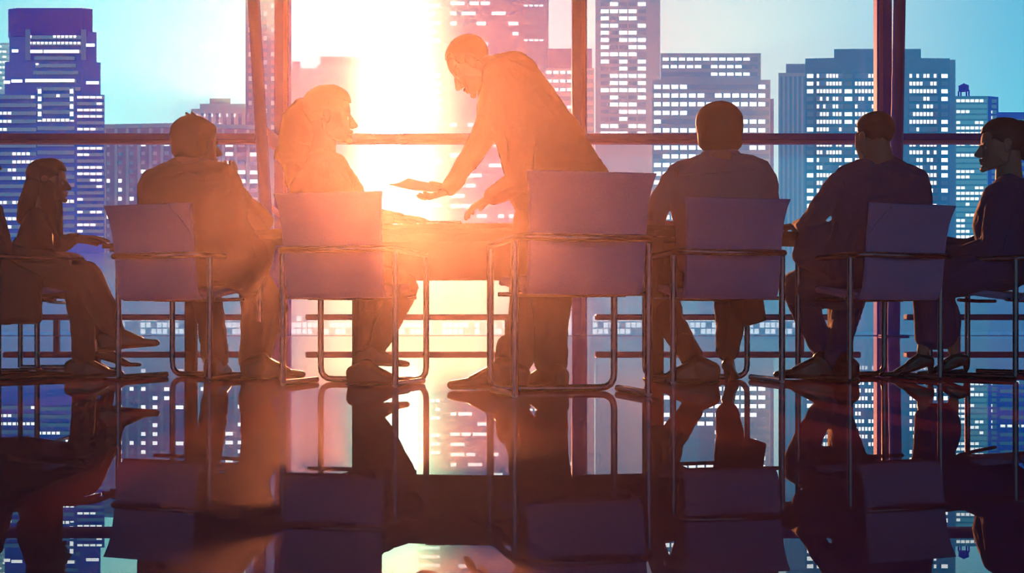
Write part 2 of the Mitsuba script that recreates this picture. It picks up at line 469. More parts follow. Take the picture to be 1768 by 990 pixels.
HAIR = {
    'short': lambda: [hull(((0, -.018, .045), (.080, .098, .088)), ((0, .0, .055), (.078, .09, .078))) - m3.Manifold.cube([.4, .2, .3], True).translate([0, .132, -.082]) - m3.Manifold.cube([.4, .10, .2], True).translate([0, .022, -.112]) - m3.Manifold.cube([.4, .4, .2], True).translate([0, 0, -.155])],
    'crop': lambda: [hull(((0, -.014, .040), (.077, .097, .090)), ((0, .01, .045), (.074, .07, .08))) - m3.Manifold.cube([.4, .2, .4], True).translate([0, .135, -.11]) - m3.Manifold.cube([.4, .10, .2], True).translate([0, .02, -.10]) - m3.Manifold.cube([.4, .4, .2], True).translate([0, 0, -.145])],
    'bob': lambda: [hull(((0, -.022, .045), (.090, .104, .088)), ((0, -.03, -.03), (.088, .085, .06))) - m3.Manifold.cube([.4, .2, .4], True).translate([0, .132, -.12]) - m3.Manifold.cube([.4, .5, .2], True).translate([0, 0, -.175])],
}


class Person:
    def __init__(self, label, seed=0):
        self.k = thing('person', label, 'person')
        self.body, self.top, self.low, self.hair, self.skirt = [], [], [], [], []
        self.shoes, self.seed, self.eyes = [], seed, []

    def torso(self, *groups, grow=.014):
        for g in groups:
            self.body.append(hull(*[(c, np.maximum(np.asarray(r) - .012, .02)) for c, r in g]))
            self.top.append(hull(*[(c, np.asarray(r) + 0) for c, r in g]))

    def arm(self, pts, sleeve_to=1.0):
        self.body += chain([(p, r - .012) for p, r in pts[:-1]] + [(pts[-1][0], pts[-1][1] - .006)])
        a, b = pts[-2], pts[-1]
        cut = a[0] + (b[0] - a[0]) * sleeve_to
        self.top += chain(pts[:-1] + [(cut, a[1] + (b[1] - a[1]) * sleeve_to)])

    def leg(self, pts, to=1.0, skirt=False):
        self.body += chain([(p, max(r - .014, .026)) for p, r in pts])
        a, b = pts[-2], pts[-1]
        cut = a[0] + (b[0] - a[0]) * to
        self.low += chain(pts[:-1] + [(cut, a[1] + (b[1] - a[1]) * to)])

    def head(self, c, fwd, up=(0, 0, 1), s=1.0, hair='short', female=False, neck=None, nr=.056, extra_hair=()):
        R = frame(fwd, up)
        self.body += [moved(m, R, c, s) for m in head_shape(female)]
        if neck is not None:
            base = np.asarray(c) + R @ (np.array([0, -.03, -.06]) * s)
            self.body += [hull((base, nr), (neck, nr + .008))]
        if hair:
            self.hair += [moved(m, R, c, s) for m in HAIR[hair]()]
        self.hair += [moved(m, R, c, s) for m in extra_hair]
        for q in (-1, 1):
            self.eyes.append(np.asarray(c) + R @ (np.array([q * .030, .0715, -.004]) * s))

    def hand(self, wrist, fwd, up, side, **kw):
        R = frame(fwd, up)
        self.body += [moved(m, R, wrist) for m in hand_shape(side, **kw)]

    def shoe(self, p, fwd, kind='flat', up=(0, 0, 1), s=1.0):
        self.shoes.append(union([moved(m, frame(fwd, up), p, s) for m in shoe_shape(kind)]))

    def build(self, top, low, hair='hair_dark', top_name='jacket', low_name='trousers', folds=.020):
        put(self.k, 'body', as_mesh(union(self.body), .011, 6), 'skin', smooth=True)
        put(self.k, top_name, as_mesh(union(self.top), .018, 14, folds, self.seed), top, smooth=True)
        if self.low:
            put(self.k, low_name, as_mesh(union(self.low), .018, 12, folds * .8, self.seed + 7), low, smooth=True)
        if self.hair:
            put(self.k, 'hair', as_mesh(union(self.hair), .010, 5, .010, self.seed + 3), hair, smooth=True)
        for s in self.shoes:
            put(self.k, 'shoe', as_mesh(s, .009, 16), 'shoe_leather', smooth=True)
        for e in self.eyes:
            m = trimesh.creation.icosphere(2, .0125); m.apply_translation(e)
            put(self.k, 'eye', m, 'eye', smooth=True)


def A(*q):
    return at(*q)


def G(px, Y, z=0.0):
    """A point at height z."""
    return np.array([(px - CX) / FOC * Y, Y, z])


# ------------------------------------------------------------------ people placed
def S(px, Y, r):
    """A point as high as a body of radius r that rests on a chair seat."""
    return G(px, Y, .452 + r)


# --- standing man bending over the table
p = Person('standing man in a suit bending over the table with papers in his hand', 1)
Y = 5.46
p.torso([(A(868, 135, Y - .16), .085), (A(862, 140, Y + .14), .085), (A(898, 182, Y - .10), .148), (A(895, 190, Y + .08), .14)],
        [(A(895, 135, Y), .095), (A(898, 184, Y - .10), .150), (A(895, 190, Y + .08), .14), (A(941, 250, Y - .08), .160), (A(930, 260, Y + .06), .15)],
        [(A(944, 250, Y - .08), .163), (A(930, 260, Y + .06), .15), (A(1000, 335, Y - .07), .155), (A(965, 345, Y + .05), .15)],
        [(A(1000, 335, Y - .07), .155), (A(960, 345, Y + .05), .15), (A(990, 385, Y - .05), .14), (A(940, 385, Y + .03), .10)],
        [(A(893, 230, Y + .02), .10), (A(905, 290, Y + .05), .085), (A(912, 350, Y + .03), .06), (A(960, 360, Y), .12)],
        [(A(905, 300, Y + .05), .065), (A(888, 344, Y + .04), .012), (A(906, 378, Y + .04), .012), (A(950, 370, Y), .10)])
p.torso([(A(852, 132, Y - .02), .07), (A(870, 120, Y), .072), (A(885, 125, Y), .09)])
p.arm([(A(856, 165, Y + .13), .078), (A(843, 214, Y + .17), .060), (A(817, 264, Y + .22), .052), (A(776, 325, Y + .30), .038)], .97)
p.hand(A(775, 329, Y + .30), A(740, 341, Y + .36) - A(775, 329, Y + .30), (0.05, .35, -1), -1, curl=.16, grip=.9)
p.arm([(A(890, 170, Y - .17), .082), (A(905, 245, Y - .19), .064), (A(897, 312, Y - .16), .056), (A(850, 340, Y - .02), .038)], .95)
p.hand(A(846, 342, Y - .01), A(812, 360, Y + .06) - A(846, 342, Y - .01), (-.1, -.5, 1), 1, curl=.30)
p.leg([(A(965, 375, Y - .09), .125), (A(955, 470, Y - .07), .096), (A(950, 560, Y - .04), .076), (G(950, Y - .06, .115), .066)])
p.leg([(A(930, 385, Y + .07), .115), (A(918, 480, Y + .03), .092), (A(907, 565, Y), .080), (G(891, Y - .03, .12), .068)])
p.low += [hull((G(887, Y - .03, .17), .076), (G(884, Y - .03, .13), .074)), hull((G(952, Y - .06, .16), .072), (G(952, Y - .06, .12), .07))]
p.shoe(G(874, Y - .08), (-1, -.1, 0), s=1.12)
p.shoe(G(953, Y - .09), (-.45, .65, 0), s=1.05)
p.head(A(814, 112, Y - .03), (-.72, .08, -.70), (-.70, 0, .72), .99, 'crop', neck=A(858, 132, Y), nr=.064)
p.build('suit_charcoal', 'suit_charcoal', 'hair_dark')

sh = thing('paper_sheets', 'thin sheaf of papers held out by the standing man', 'papers')
a, b = A(687, 318, Y + .43), A(768, 331, Y + .36)
R = frame(b - a, (0, -.25, 1))
for i in range(3):
    m = trimesh.creation.box([.21, np.linalg.norm(b - a) * (1 - .03 * i), .0012])
    m.vertices[:, 2] += .0018 * i
    m = m.subdivide().subdivide().subdivide()
    u = m.vertices[:, 1] / .2
    m.vertices[:, 2] += -.012 * np.cos(u * 2) + .02 * (m.vertices[:, 0] / .1) ** 2 * .3
    m.vertices = m.vertices @ R.T + (a + b) / 2 + np.array([0, 0, .010])
    put(sh, 'sheet', m, 'paper', smooth=True)

# --- woman with the ponytail
p = Person('woman with a ponytail sitting in profile before the bright sun, facing right', 2)
Y = 5.80
hl = [hull(((0, -.10, .050), .034), ((0, -.130, .045), .032)), hull(((0, -.125, .045), .034), ((0, -.165, -.01), .042), ((0, -.12, -.05), .052)),
      hull(((0, -.165, -.02), .042), ((0, -.178, -.11), .044), ((0, -.10, -.08), .06)), hull(((0, -.175, -.10), .044), ((0, -.180, -.18), .040), ((0, -.12, -.17), .06)),
      hull(((0, -.14, -.12), .050), ((0, -.15, -.27), .034)), hull(((0, -.185, -.17), .028), ((.0, -.165, -.30), .012)), hull(((.01, -.21, -.15), .018), ((.0, -.225, -.185), .008)),
      hull(((0, -.022, .045), (.083, .104, .094)), ((0, .0, .058), (.081, .092, .084))) - m3.Manifold.cube([.4, .2, .4], True).translate([0, .160, -.13]) - m3.Manifold.cube([.4, .12, .3], True).translate([0, .03, -.185]) - m3.Manifold.cube([.4, .4, .2], True).translate([0, 0, -.15])]
p.head(A(570, 203, Y), (1, .05, -.04), (0, 0, 1), 1.04, None, True, neck=A(556, 268, Y), nr=.056, extra_hair=hl)
p.torso([(A(562, 286, Y - .15), .06), (A(555, 284, Y + .15), .06), (A(550, 278, Y), .066)],
        [(A(560, 290, Y - .13), .075), (A(560, 290, Y + .13), .075), (A(576, 340, Y - .07), .135), (A(578, 340, Y + .07), .13), (A(537, 330, Y), .10), (A(575, 290, Y), .07)],
        [(A(566, 345, Y - .07), .13), (A(566, 345, Y + .07), .13), (A(556, 420, Y - .05), .11), (A(556, 420, Y + .05), .11)],
        [(A(556, 420, Y - .05), .11), (A(556, 420, Y + .05), .11), (S(556, Y - .08, .11), .11), (S(556, Y + .08, .11), .11)])
p.arm([(A(572, 296, Y - .16), .062), (A(602, 362, Y - .16), .05), (A(640, 376, Y + .06), .042), (A(672, 378, Y + .36), .028)])
p.hand(A(674, 377, Y + .37), (.55, 1, .0), (0, 0, 1), 1, curl=.15)
p.arm([(A(566, 294, Y + .16), .06), (A(606, 350, Y + .2), .046), (A(640, 372, Y + .34), .04), (A(690, 378, Y + .58), .028)])
p.hand(A(692, 377, Y + .59), (.8, .7, .0), (0, 0, 1), -1, curl=.15)
p.leg([(S(572, Y - .05, .09), .10), (S(640, Y + .03, .03), .078), (A(696, 496, Y + .08), .066), (A(668, 565, Y + .07), .056), (A(650, 606, Y + .06), .042)])
p.leg([(S(566, Y + .06, .09), .10), (S(612, Y + .2, .03), .075), (S(646, Y + .36, .0), .064), (G(634, Y + .22, .28), .052), (G(622, Y + .08, .10), .040)])
p.shoe(G(630, Y - .06), (1, -.1, 0), 'flat', s=.94)
p.shoe(A(642, 632, Y + .05), (1, .1, -.05), 'flat', s=.78)
p.build('blouse_dark', 'trouser_black', 'hair_brown', 'blouse')

# --- man resting his chin on his hand
p = Person('man seen from behind turning right with his chin on his fist', 3)
Y = 6.30
p.head(A(340, 251, Y), (.86, .50, -.03), (0, 0, 1), 1.06, 'bob', neck=A(333, 305, Y), nr=.072,
       extra_hair=[hull(((0, -.02, .055), (.092, .105, .085)), ((0, .03, .07), (.08, .06, .05)))])
p.hair += [hull((A(328, 203, Y), .016), (A(322, 196, Y), .007)), hull((A(336, 203, Y), .014), (A(331, 194, Y), .006))]
p.torso([(A(270, 316, Y), .080), (A(330, 300, Y), .095), (A(385, 312, Y), .085)],
        [(A(268, 322, Y), .080), (A(388, 322, Y), .088), (A(300, 400, Y - .01), .125), (A(385, 400, Y), .13)],
        [(A(300, 400, Y - .01), .12), (A(390, 400, Y), .12), (S(330, Y, .12), .115), (S(410, Y, .12), .115)],
        [(A(390, 400, Y + .02), .12), (A(428, 440, Y + .04), .10), (A(420, 470, Y + .02), .09)])
p.arm([(A(261, 326, Y), .066), (A(263, 400, Y + .02), .056), (A(290, 420, Y + .16), .046), (A(330, 413, Y + .36), .033)])
p.hand(A(333, 412, Y + .37), (.6, 1, .0), (0, 0, 1), 1, curl=.2)
p.arm([(A(392, 328, Y + .03), .074), (A(424, 366, Y + .10), .066), (A(452, 382, Y + .18), .058), (A(392, 322, Y + .16), .040)], .92)
p.hand(A(391, 320, Y + .16), (-.12, -.1, 1), (.3, -1, 0), 1, curl=1.1, grip=.5)
p.torso([(A(418, 372, Y + .10), .066), (A(452, 420, Y + .10), .07), (A(440, 462, Y + .08), .075)])
p.leg([(S(335, Y + .02, .09), .10), (S(352, Y + .42, .03), .082), (G(364, Y + .34, .30), .072), (G(372, Y + .14, .10), .064)])
p.leg([(S(410, Y + .02, .09), .105), (S(440, Y + .36, .03), .086), (G(446, Y + .28, .30), .082), (G(436, Y + .10, .10), .070)])
p.leg([(S(440, Y + .30, .03), .084), (G(472, Y + .26, .36), .072), (G(466, Y + .22, .24), .05), (G(452, Y + .14, .12), .05)])
p.shoe(G(371, Y + .12), (.10, 1, 0), s=1.05)
p.shoe(G(448, Y + .04), (.9, .4, 0), s=1.05)
p.build('suit_maroon', 'suit_maroon', 'hair_dark')

# --- person in the mauve shirt
p = Person('person in a mauve shirt with a short bob, seen from behind', 4)
Y = 5.96
p.head(A(1239, 229, Y), (-.22, 1, -.04), (0, 0, 1), 1.06, 'bob', True, neck=A(1243, 280, Y), nr=.062,
       extra_hair=[hull(((0, -.02, .045), (.104, .110, .088)), ((0, -.03, -.05), (.097, .088, .05))) - m3.Manifold.cube([.4, .2, .4], True).translate([0, .125, -.10])])
p.torso([(A(1174, 304, Y), .064), (A(1243, 283, Y), .072), (A(1310, 298, Y), .068)],
        [(A(1172, 312, Y), .07), (A(1312, 306, Y), .075), (A(1208, 380, Y), .125), (A(1292, 380, Y), .125)],
        [(A(1208, 380, Y), .12), (A(1292, 380, Y), .12), (S(1212, Y, .12), .115), (S(1295, Y, .12), .115)])
p.torso([(A(1243, 268, Y - .01), .062), (A(1243, 282, Y - .01), .078)])
p.arm([(A(1162, 318, Y), .066), (A(1138, 356, Y + .02), .052), (A(1131, 392, Y + .08), .044), (A(1185, 400, Y + .30), .033)])
p.hand(A(1188, 400, Y + .31), (.6, .9, .0), (0, 0, 1), 1, curl=.15)
p.arm([(A(1318, 312, Y), .068), (A(1326, 395, Y + .02), .055), (A(1310, 408, Y + .18), .045), (A(1285, 398, Y + .36), .032)])
p.hand(A(1283, 398, Y + .37), (-.5, 1, 0), (0, 0, 1), -1, curl=.15)
p.leg([(S(1205, Y + .02, .09), .10), (S(1142, Y + .34, .0), .078), (G(1158, Y + .20, .28), .066), (G(1194, Y + .0, .12), .054)])
p.leg([(S(1295, Y + .02, .09), .10), (S(1262, Y + .36, .02), .085), (G(1260, Y + .22, .26), .070), (G(1257, Y + .12, .15), .056)])
p.low += [hull((G(1262, Y + .36, .47), .075), (G(1300, Y + .1, .40), .05), (G(1318, Y + .12, .30), .015), (G(1285, Y + .14, .28), .02))]
p.shoe(G(1208, Y - .04), (-1, .15, 0), s=1.05)
p.shoe(G(1258, Y + .10), (.35, 1, 0), 'heel', s=.95)
p.build('shirt_mauve', 'trouser_black', 'hair_brown', 'shirt')
ring = [A(1243, 268, Y) + np.array([.078 * math.cos(t), .066 * math.sin(t) - .012, .012 * math.sin(t) * -1]) for t in np.linspace(0, 2 * math.pi, 25)]
put(p.k + '__shirt', 'collar', tube(ring, .014, 8), 'shirt_mauve', smooth=True, label='turned down shirt collar')

# --- man in the dark suit at the right
p = Person('man in a dark suit with short hair, seen from behind at the right', 5)
Y = 6.30
p.head(A(1509, 241, Y), (-.42, 1, -.03), (0, 0, 1), 1.03, 'short', neck=A(1522, 300, Y), nr=.062)
p.torso([(A(1462, 308, Y), .068), (A(1525, 294, Y), .085), (A(1580, 316, Y), .072)],
        [(A(1460, 314, Y), .075), (A(1577, 324, Y), .080), (A(1482, 395, Y), .13), (A(1566, 395, Y), .125)],
        [(A(1482, 395, Y), .125), (A(1566, 395, Y), .12), (S(1462, Y, .12), .12), (S(1555, Y, .12), .115)])
p.torso([(A(1520, 282, Y - .01), .064), (A(1524, 298, Y - .01), .088)])
p.arm([(A(1452, 320, Y), .072), (A(1420, 356, Y + .02), .060), (A(1394, 392, Y + .10), .050), (A(1378, 392, Y + .34), .036)])
p.hand(A(1377, 391, Y + .35), (-.5, 1, .02), (0, 0, 1), 1, curl=.2)
p.torso([(A(1402, 402, Y + .08), .06), (A(1392, 440, Y + .12), .07), (A(1440, 450, Y + .06), .10), (A(1450, 410, Y + .05), .08)])
p.arm([(A(1586, 330, Y), .068), (A(1590, 400, Y + .02), .058), (A(1565, 415, Y + .22), .046), (A(1540, 408, Y + .46), .036)])
p.hand(A(1538, 408, Y + .47), (-.5, 1, 0), (0, 0, 1), -1, curl=.15)
p.leg([(S(1465, Y, .10), .11), (S(1376, Y + .34, .01), .086), (G(1398, Y + .24, .30), .072), (G(1428, Y + .06, .115), .058)])
p.leg([(S(1545, Y, .10), .11), (S(1472, Y + .36, .01), .088), (G(1456, Y + .24, .28), .070), (G(1444, Y - .02, .115), .060)])
p.low += [hull((S(1455, Y + .05, .04), .08), (G(1380, Y + .26, .44), .08), (G(1468, Y + .22, .42), .08))]
p.shoe(G(1422, Y + .02), (-1, .25, 0), s=1.1)
p.shoe(G(1458, Y - .06), (-.28, 1, 0), s=1.12)
p.build('suit_navy', 'suit_navy', 'hair_dark')

# --- woman at the right edge
p = Person('woman with pinned up hair at the right picture edge, facing left', 6)
Y = 6.62
hb = [hull(((0, -.022, .045), (.084, .106, .090)), ((0, .0, .055), (.082, .090, .082))) - m3.Manifold.cube([.4, .2, .4], True).translate([0, .158, -.13]) - m3.Manifold.cube([.4, .12, .3], True).translate([0, .03, -.18]) - m3.Manifold.cube([.4, .4, .2], True).translate([0, 0, -.150]),
      hull(((0, -.085, .08), .040), ((0, -.12, .05), .050), ((0, -.11, -.02), .050))]
p.head(A(1728, 254, Y), (-1, .05, -.05), (0, 0, 1), 1.12, None, True, neck=A(1742, 312, Y), nr=.060, extra_hair=hb)
p.torso([(A(1726, 338, Y - .15), .066), (A(1738, 334, Y + .15), .066), (A(1744, 318, Y), .070)],
        [(A(1724, 342, Y - .14), .080), (A(1734, 340, Y + .14), .08), (A(1724, 385, Y - .06), .125), (A(1724, 385, Y + .07), .12), (A(1750, 350, Y), .09)],
        [(A(1724, 385, Y - .06), .125), (A(1724, 385, Y + .07), .12), (S(1738, Y - .08, .12), .125), (S(1738, Y + .08, .12), .125)])
p.arm([(A(1726, 348, Y - .17), .068), (A(1712, 428, Y - .16), .060), (A(1660, 440, Y - .02), .052), (A(1622, 434, Y + .12), .036)])
p.hand(A(1619, 434, Y + .13), (-1, .5, .05), (0, 0, 1), 1, curl=.25)
p.arm([(A(1732, 348, Y + .17), .066), (A(1712, 416, Y + .2), .058), (A(1670, 428, Y + .26), .048), (A(1632, 418, Y + .34), .036)])
p.hand(A(1629, 417, Y + .35), (-1, .5, .05), (0, 0, 1), -1, curl=.25)
p.leg([(S(1735, Y - .09, .11), .11), (S(1598, Y - .06, .03), .082), (G(1608, Y - .05, .30), .066), (G(1592, Y - .06, .13), .036)], .35)
p.leg([(S(1735, Y + .09, .11), .11), (S(1612, Y + .10, .03), .082), (G(1638, Y + .10, .30), .062), (G(1646, Y + .10, .13), .036)], .35)
p.low += [hull((S(1735, Y - .09, .11), .12), (S(1735, Y + .09, .11), .12), (S(1604, Y - .06, .03), .085), (S(1612, Y + .10, .03), .085)),
          hull((S(1604, Y - .06, .03), .085), (S(1612, Y + .10, .03), .085), (G(1603, Y - .05, .21), .068), (G(1630, Y + .1, .21), .066))]
p.shoe(G(1588, Y - .06), (-1, .05, 0), 'heel', s=1.0)
p.shoe(G(1650, Y + .10), (-1, .02, 0), 'heel', s=1.0)
p.build('suit_navy', 'suit_navy', 'hair_dark', 'jacket', 'skirt')

# --- long haired woman at the left
p = Person('woman with long straight hair at the left, facing right over the table', 7)
Y = 7.26
lh = [hull(((0, -.026, .045), (.084, .106, .090)), ((0, .0, .055), (.082, .092, .082))) - m3.Manifold.cube([.4, .2, .4], True).translate([0, .160, -.13]) - m3.Manifold.cube([.4, .1, .3], True).translate([0, .05, -.175]) - m3.Manifold.cube([.4, .4, .2], True).translate([0, 0, -.165]),
      hull(((0, -.07, -.01), (.080, .060, .06)), ((0, -.12, -.14), (.088, .05, .04)), ((0, -.13, -.22), (.08, .04, .03)))]
for q in (-1, 1):
    lh.append(hull(((q * .07, .0, -.03), (.018, .045, .04)), ((q * .07, .02, -.16), (.02, .04, .03))))
    lh.append(hull(((q * .07, .03, -.15), (.018, .030, .03)), ((q * .06, .055, -.30), (.010, .012, .02))))
p.head(A(86, 315, Y), (1, .08, -.03), (0, 0, 1), 1.0, None, True, neck=A(74, 368, Y), nr=.050, extra_hair=lh)
p.torso([(A(64, 385, Y - .15), .058), (A(62, 382, Y + .15), .058), (A(62, 374, Y), .066)],
        [(A(62, 388, Y - .14), .072), (A(62, 388, Y + .14), .072), (A(62, 430, Y - .06), .12), (A(64, 430, Y + .06), .12)],
        [(A(60, 430, Y - .06), .12), (A(62, 430, Y + .06), .12), (S(50, Y - .08, .11), .115), (S(50, Y + .08, .11), .115)])
p.arm([(A(68, 392, Y - .16), .056), (A(95, 424, Y - .14), .046), (A(106, 424, Y - .02), .042), (A(128, 416, Y + .10), .028)])
p.hand(A(131, 415, Y + .11), (1, .4, .02), (0, 0, 1), 1, curl=.2)
p.arm([(A(68, 390, Y + .16), .056), (A(95, 416, Y + .22), .044), (A(110, 416, Y + .28), .038), (A(135, 411, Y + .34), .028)])
p.hand(A(138, 411, Y + .35), (1, .3, .02), (0, 0, 1), -1, curl=.2)
p.leg([(S(52, Y - .07, .10), .10), (S(150, Y - .06, .03), .075), (A(172, 556, Y - .08), .052), (A(186, 602, Y - .10), .034)])
p.leg([(S(52, Y + .07, .10), .10), (S(150, Y + .06, .02), .075), (G(156, Y + .02, .30), .055), (G(150, Y + .0, .12), .036)])
p.shoe(A(186, 636, Y - .10), (1, .0, .04), 'heel', s=.92)
p.shoe(G(148, Y), (1, .05, 0), 'heel', s=.92)
p.build('blouse_dark', 'trouser_black', 'hair_dark', 'blouse')

# --- man at the left edge with crossed legs
p = Person('man with crossed legs cut off by the left picture edge, facing right', 8)
Y = 6.50
p.head(A(-40, 278, Y + .02), (1, .1, -.05), (0, 0, 1), 1.02, 'short', neck=A(-50, 335, Y), nr=.060)
p.torso([(A(-20, 372, Y - .17), .075), (A(-30, 365, Y + .17), .075), (A(-48, 350, Y), .075)],
        [(A(-22, 378, Y - .16), .085), (A(-30, 375, Y + .16), .085), (A(-28, 430, Y - .07), .135), (A(-28, 430, Y + .07), .135)],
        [(A(-28, 430, Y - .07), .135), (A(-28, 430, Y + .07), .135), (S(-10, Y - .08, .11), .12), (S(-14, Y + .08, .11), .12)],
        [(S(-10, Y - .20, .08), .09), (S(50, Y - .22, .02), .06), (G(62, Y - .30, .30), .03), (G(-30, Y - .38, .30), .03), (S(-40, Y - .26, .02), .06)])
p.arm([(A(-16, 385, Y - .19), .068), (A(8, 440, Y - .17), .055), (A(40, 452, Y - .08), .046), (A(88, 446, Y + .0), .034)])
p.hand(A(91, 446, Y + .01), (1, .2, .05), (0, -.3, 1), 1, curl=.3)
p.arm([(A(-26, 380, Y + .19), .066), (A(0, 432, Y + .22), .055), (A(35, 445, Y + .2), .046), (A(85, 442, Y + .12), .034)])
p.hand(A(88, 442, Y + .12), (1, -.1, .0), (0, -.3, 1), -1, curl=.3)
p.leg([(S(0, Y - .06, .12), .115), (A(150, 478, Y - .02), .078), (A(178, 532, Y - .02), .070), (A(200, 578, Y - .02), .048)])
p.leg([(S(0, Y + .08, .10), .115), (S(136, Y + .07, .02), .082), (G(143, Y + .04, .28), .060), (G(144, Y + .02, .11), .056)])
p.low += [hull((A(150, 482, Y - .02), .08), (S(136, Y + .05, .02), .08), (G(148, Y + .02, .34), .06))]
p.shoe(A(200, 604, Y - .02), (1, .05, .07), s=1.0)
p.shoe(G(141, Y + .02), (1, .1, 0), s=.95)
p.build('suit_charcoal', 'suit_charcoal', 'hair_dark')

# ------------------------------------------------------------------ the city beyond the glass
bsdf('city_ground', {'type': 'diffuse', 'reflectance': rgb(0.62, 0.60, 0.55)})


def facade(key, c, rough=.5):
    bsdf(key, {'type': 'principled', 'base_color': rgb(*c), 'roughness': rough, 'specular': .3})


facade('fac_blue', (.04, .30, .95)); facade('fac_navy', (.03, .12, .75)); facade('fac_slate', (.22, .48, .85))
facade('fac_lilac', (.36, .38, .62)); facade('fac_pale', (.80, .82, .85)); facade('fac_white', (.88, .90, .90))  # pale tones put the glare over the central towers into their colour
facade('fac_cyan', (.12, .66, .85)); facade('fac_steel', (.35, .72, .86)); facade('fac_rose', (.55, .42, .60)); facade('fac_sky', (.55, .70, .80))
bsdf('glass_blue', {'type': 'roughconductor', 'material': 'none', 'alpha': .15, 'specular_reflectance': rgb(.34, .42, .6)})
bsdf('glass_pale', {'type': 'roughconductor', 'material': 'none', 'alpha': .2, 'specular_reflectance': rgb(.75, .8, .85)})
GZ = -70.0
struct('ground', box(-1500, 1500, 60, 3000, GZ - 1, GZ), 'city_ground')
UNIT = mikit.ply(trimesh.creation.box([1, 1, 1]))


def unit(mat, x0, x1, y0, y1, z0, z1):
    return {**UNIT, 'bsdf': {'type': 'ref', 'id': mat}, 'to_world': T().translate([(x0 + x1) / 2, (y0 + y1) / 2, (z0 + z1) / 2]).scale([x1 - x0, y1 - y0, z1 - z0])}


class Building:
    def __init__(self, name, label, Y, seed):
        self.k, self.Y, self.rng, self.lit = thing(name, label, 'building'), Y, random.Random(seed), []
        self.s, self.pc = Y / FOC, None

    def X(self, px):
        return (px - CX) * self.s

    def Z(self, py):
        return EYE + (HZ - py) * self.s

    def poly(self, pts, top, mat, name='block', bottom=None, depth=90):
        """pts: (px, setback in pixels) from left to right; the sides run back along the block's own axis."""
        c = (pts[0][0] + pts[-1][0]) / 2 if self.pc is None else self.pc
        self.pc = c
        back = lambda x, d: (self.X(x) + d * self.s * (c - CX) / FOC, self.Y + d * self.s)
        q = [back(x, d) for x, d in pts] + [back(pts[-1][0] - (6 if depth > 30 else 0), depth), back(pts[0][0] + (6 if depth > 30 else 0), depth)]
        z0 = GZ if bottom is None else self.Z(bottom)
        m = trimesh.creation.extrude_polygon(Polygon(q), self.Z(top) - z0, engine='earcut')
        m.apply_translation([0, 0, z0])
        return put(self.k, name, m, mat)

    def block(self, a, b, top, mat, depth=60, back=0, name='block', bottom=None):
        return self.poly([(a, back), (b, back)], top, mat, name, bottom, depth + back)

    def band(self, a, b, y0, y1, mat, name='window_band', proud=.6, back=0):
        put(self.k, name, unit(mat, self.X(a), self.X(b), self.Y + (back - proud) * self.s, self.Y + (back + .3) * self.s, self.Z(y1), self.Z(y0)), None)

    def lights(self, a, b, y0, y1, back=0, proud=.9):
        self.lit.append((self.X(a), self.X(b), self.Z(y1), self.Z(y0), self.Y + (back - proud) * self.s))

    def rows(self, a, b, y0, y1, dy, h, glass, prob, cell=9, gap=2.5, back=0, run=.7, band=True):
        """Floors of ribbon windows, some of them lit in runs."""
        y = y0
        while y + h < y1:
            if band:
                self.band(a, b, y, y + h, glass, back=back)
            on, x = self.rng.random() < prob, a + 1
            while x + cell - gap < b:
                if on:
                    self.lights(x, x + cell - gap, y + .8, y + h - .8, back)
                if self.rng.random() > run:
                    on = self.rng.random() < prob
                x += cell
            y += dy

    def finish(self, level=1.0, tint=(1.0, 1.0, .93)):
        if not self.lit:
            return
        v, f = [], []
        for x0, x1, z0, z1, y in self.lit:
            n = len(v)
            v += [[x0, y, z0], [x1, y, z0], [x1, y, z1], [x0, y, z1]]
            f += [[n, n + 1, n + 2], [n, n + 2, n + 3]]
        m = trimesh.Trimesh(v, f, process=False)
        e = level * 1.3 / 128
        d = mikit.ply(m, 'fac_pale')
        d['emitter'] = {'type': 'area', 'radiance': rgb(e * tint[0], e * tint[1], e * tint[2]), 'sampling_weight': .001}
        put(self.k, 'lit_windows', d, None, label='small lit office windows', kind='stuff')


# left stepped tower
b = Building('office_tower', 'dark blue stepped tower with a chamfered flat crown at the far left', 215, 1)
b.poly([(14, 8), (29, 0), (142, 0), (160, 8)], 14, 'fac_navy', 'crown', bottom=62)
b.poly([(16, 6), (47, 2), (142, 2), (167, 8)], 54, 'fac_blue', bottom=106)
b.poly([(8, 6), (58, 0), (140, 0), (174, 10)], 106, 'fac_blue', bottom=162)
b.poly([(-60, 14), (8, 4), (66, -2), (130, -2), (181, 12)], 162, 'fac_blue')
for x0, x1, y in ((50, 142, 62), (50, 142, 73), (50, 142, 86), (60, 130, 98), (62, 132, 111), (58, 136, 123), (44, 133, 138), (64, 140, 151)):
    b.band(x0, x1, y, y + 6, 'glass_blue', back=-2)
for x0, x1, y in ((52, 75, 87), (77, 138, 87), (45, 130, 137), (21, 40, 138), (8, 19, 140), (22, 33, 86), (148, 165, 76), (150, 172, 141)):
    b.lights(x0, x1, y, y + 5.5, -3)
b.rows(50, 142, 61, 84, 11, 6, 'glass_blue', .55, 7, 2, -3, band=False)
b.rows(62, 134, 109, 134, 12, 5, 'glass_blue', .35, 7, 2, -3, band=False)
b.rows(-58, 64, 165, 420, 14, 6.5, 'glass_blue', .42, 8, 2, -3)
b.rows(66, 130, 163, 420, 14, 6.5, 'glass_blue', .40, 8, 2, -4)
b.rows(134, 180, 166, 420, 11, 5.5, 'glass_blue', .55, 11, 2, -3)
for x in (47, 143):
    b.band(x - 1, x + 7, 52, 105, 'fac_slate', 'pier', 3, -3)
for x in (69, 124):
    b.band(x - 2, x + 6, 152, 208, 'fac_slate', 'pier', 3, -3)
    for i in range(4):
        b.lights(x - 1, x + 5, 155 + i * 13, 163 + i * 13, -4, 3)
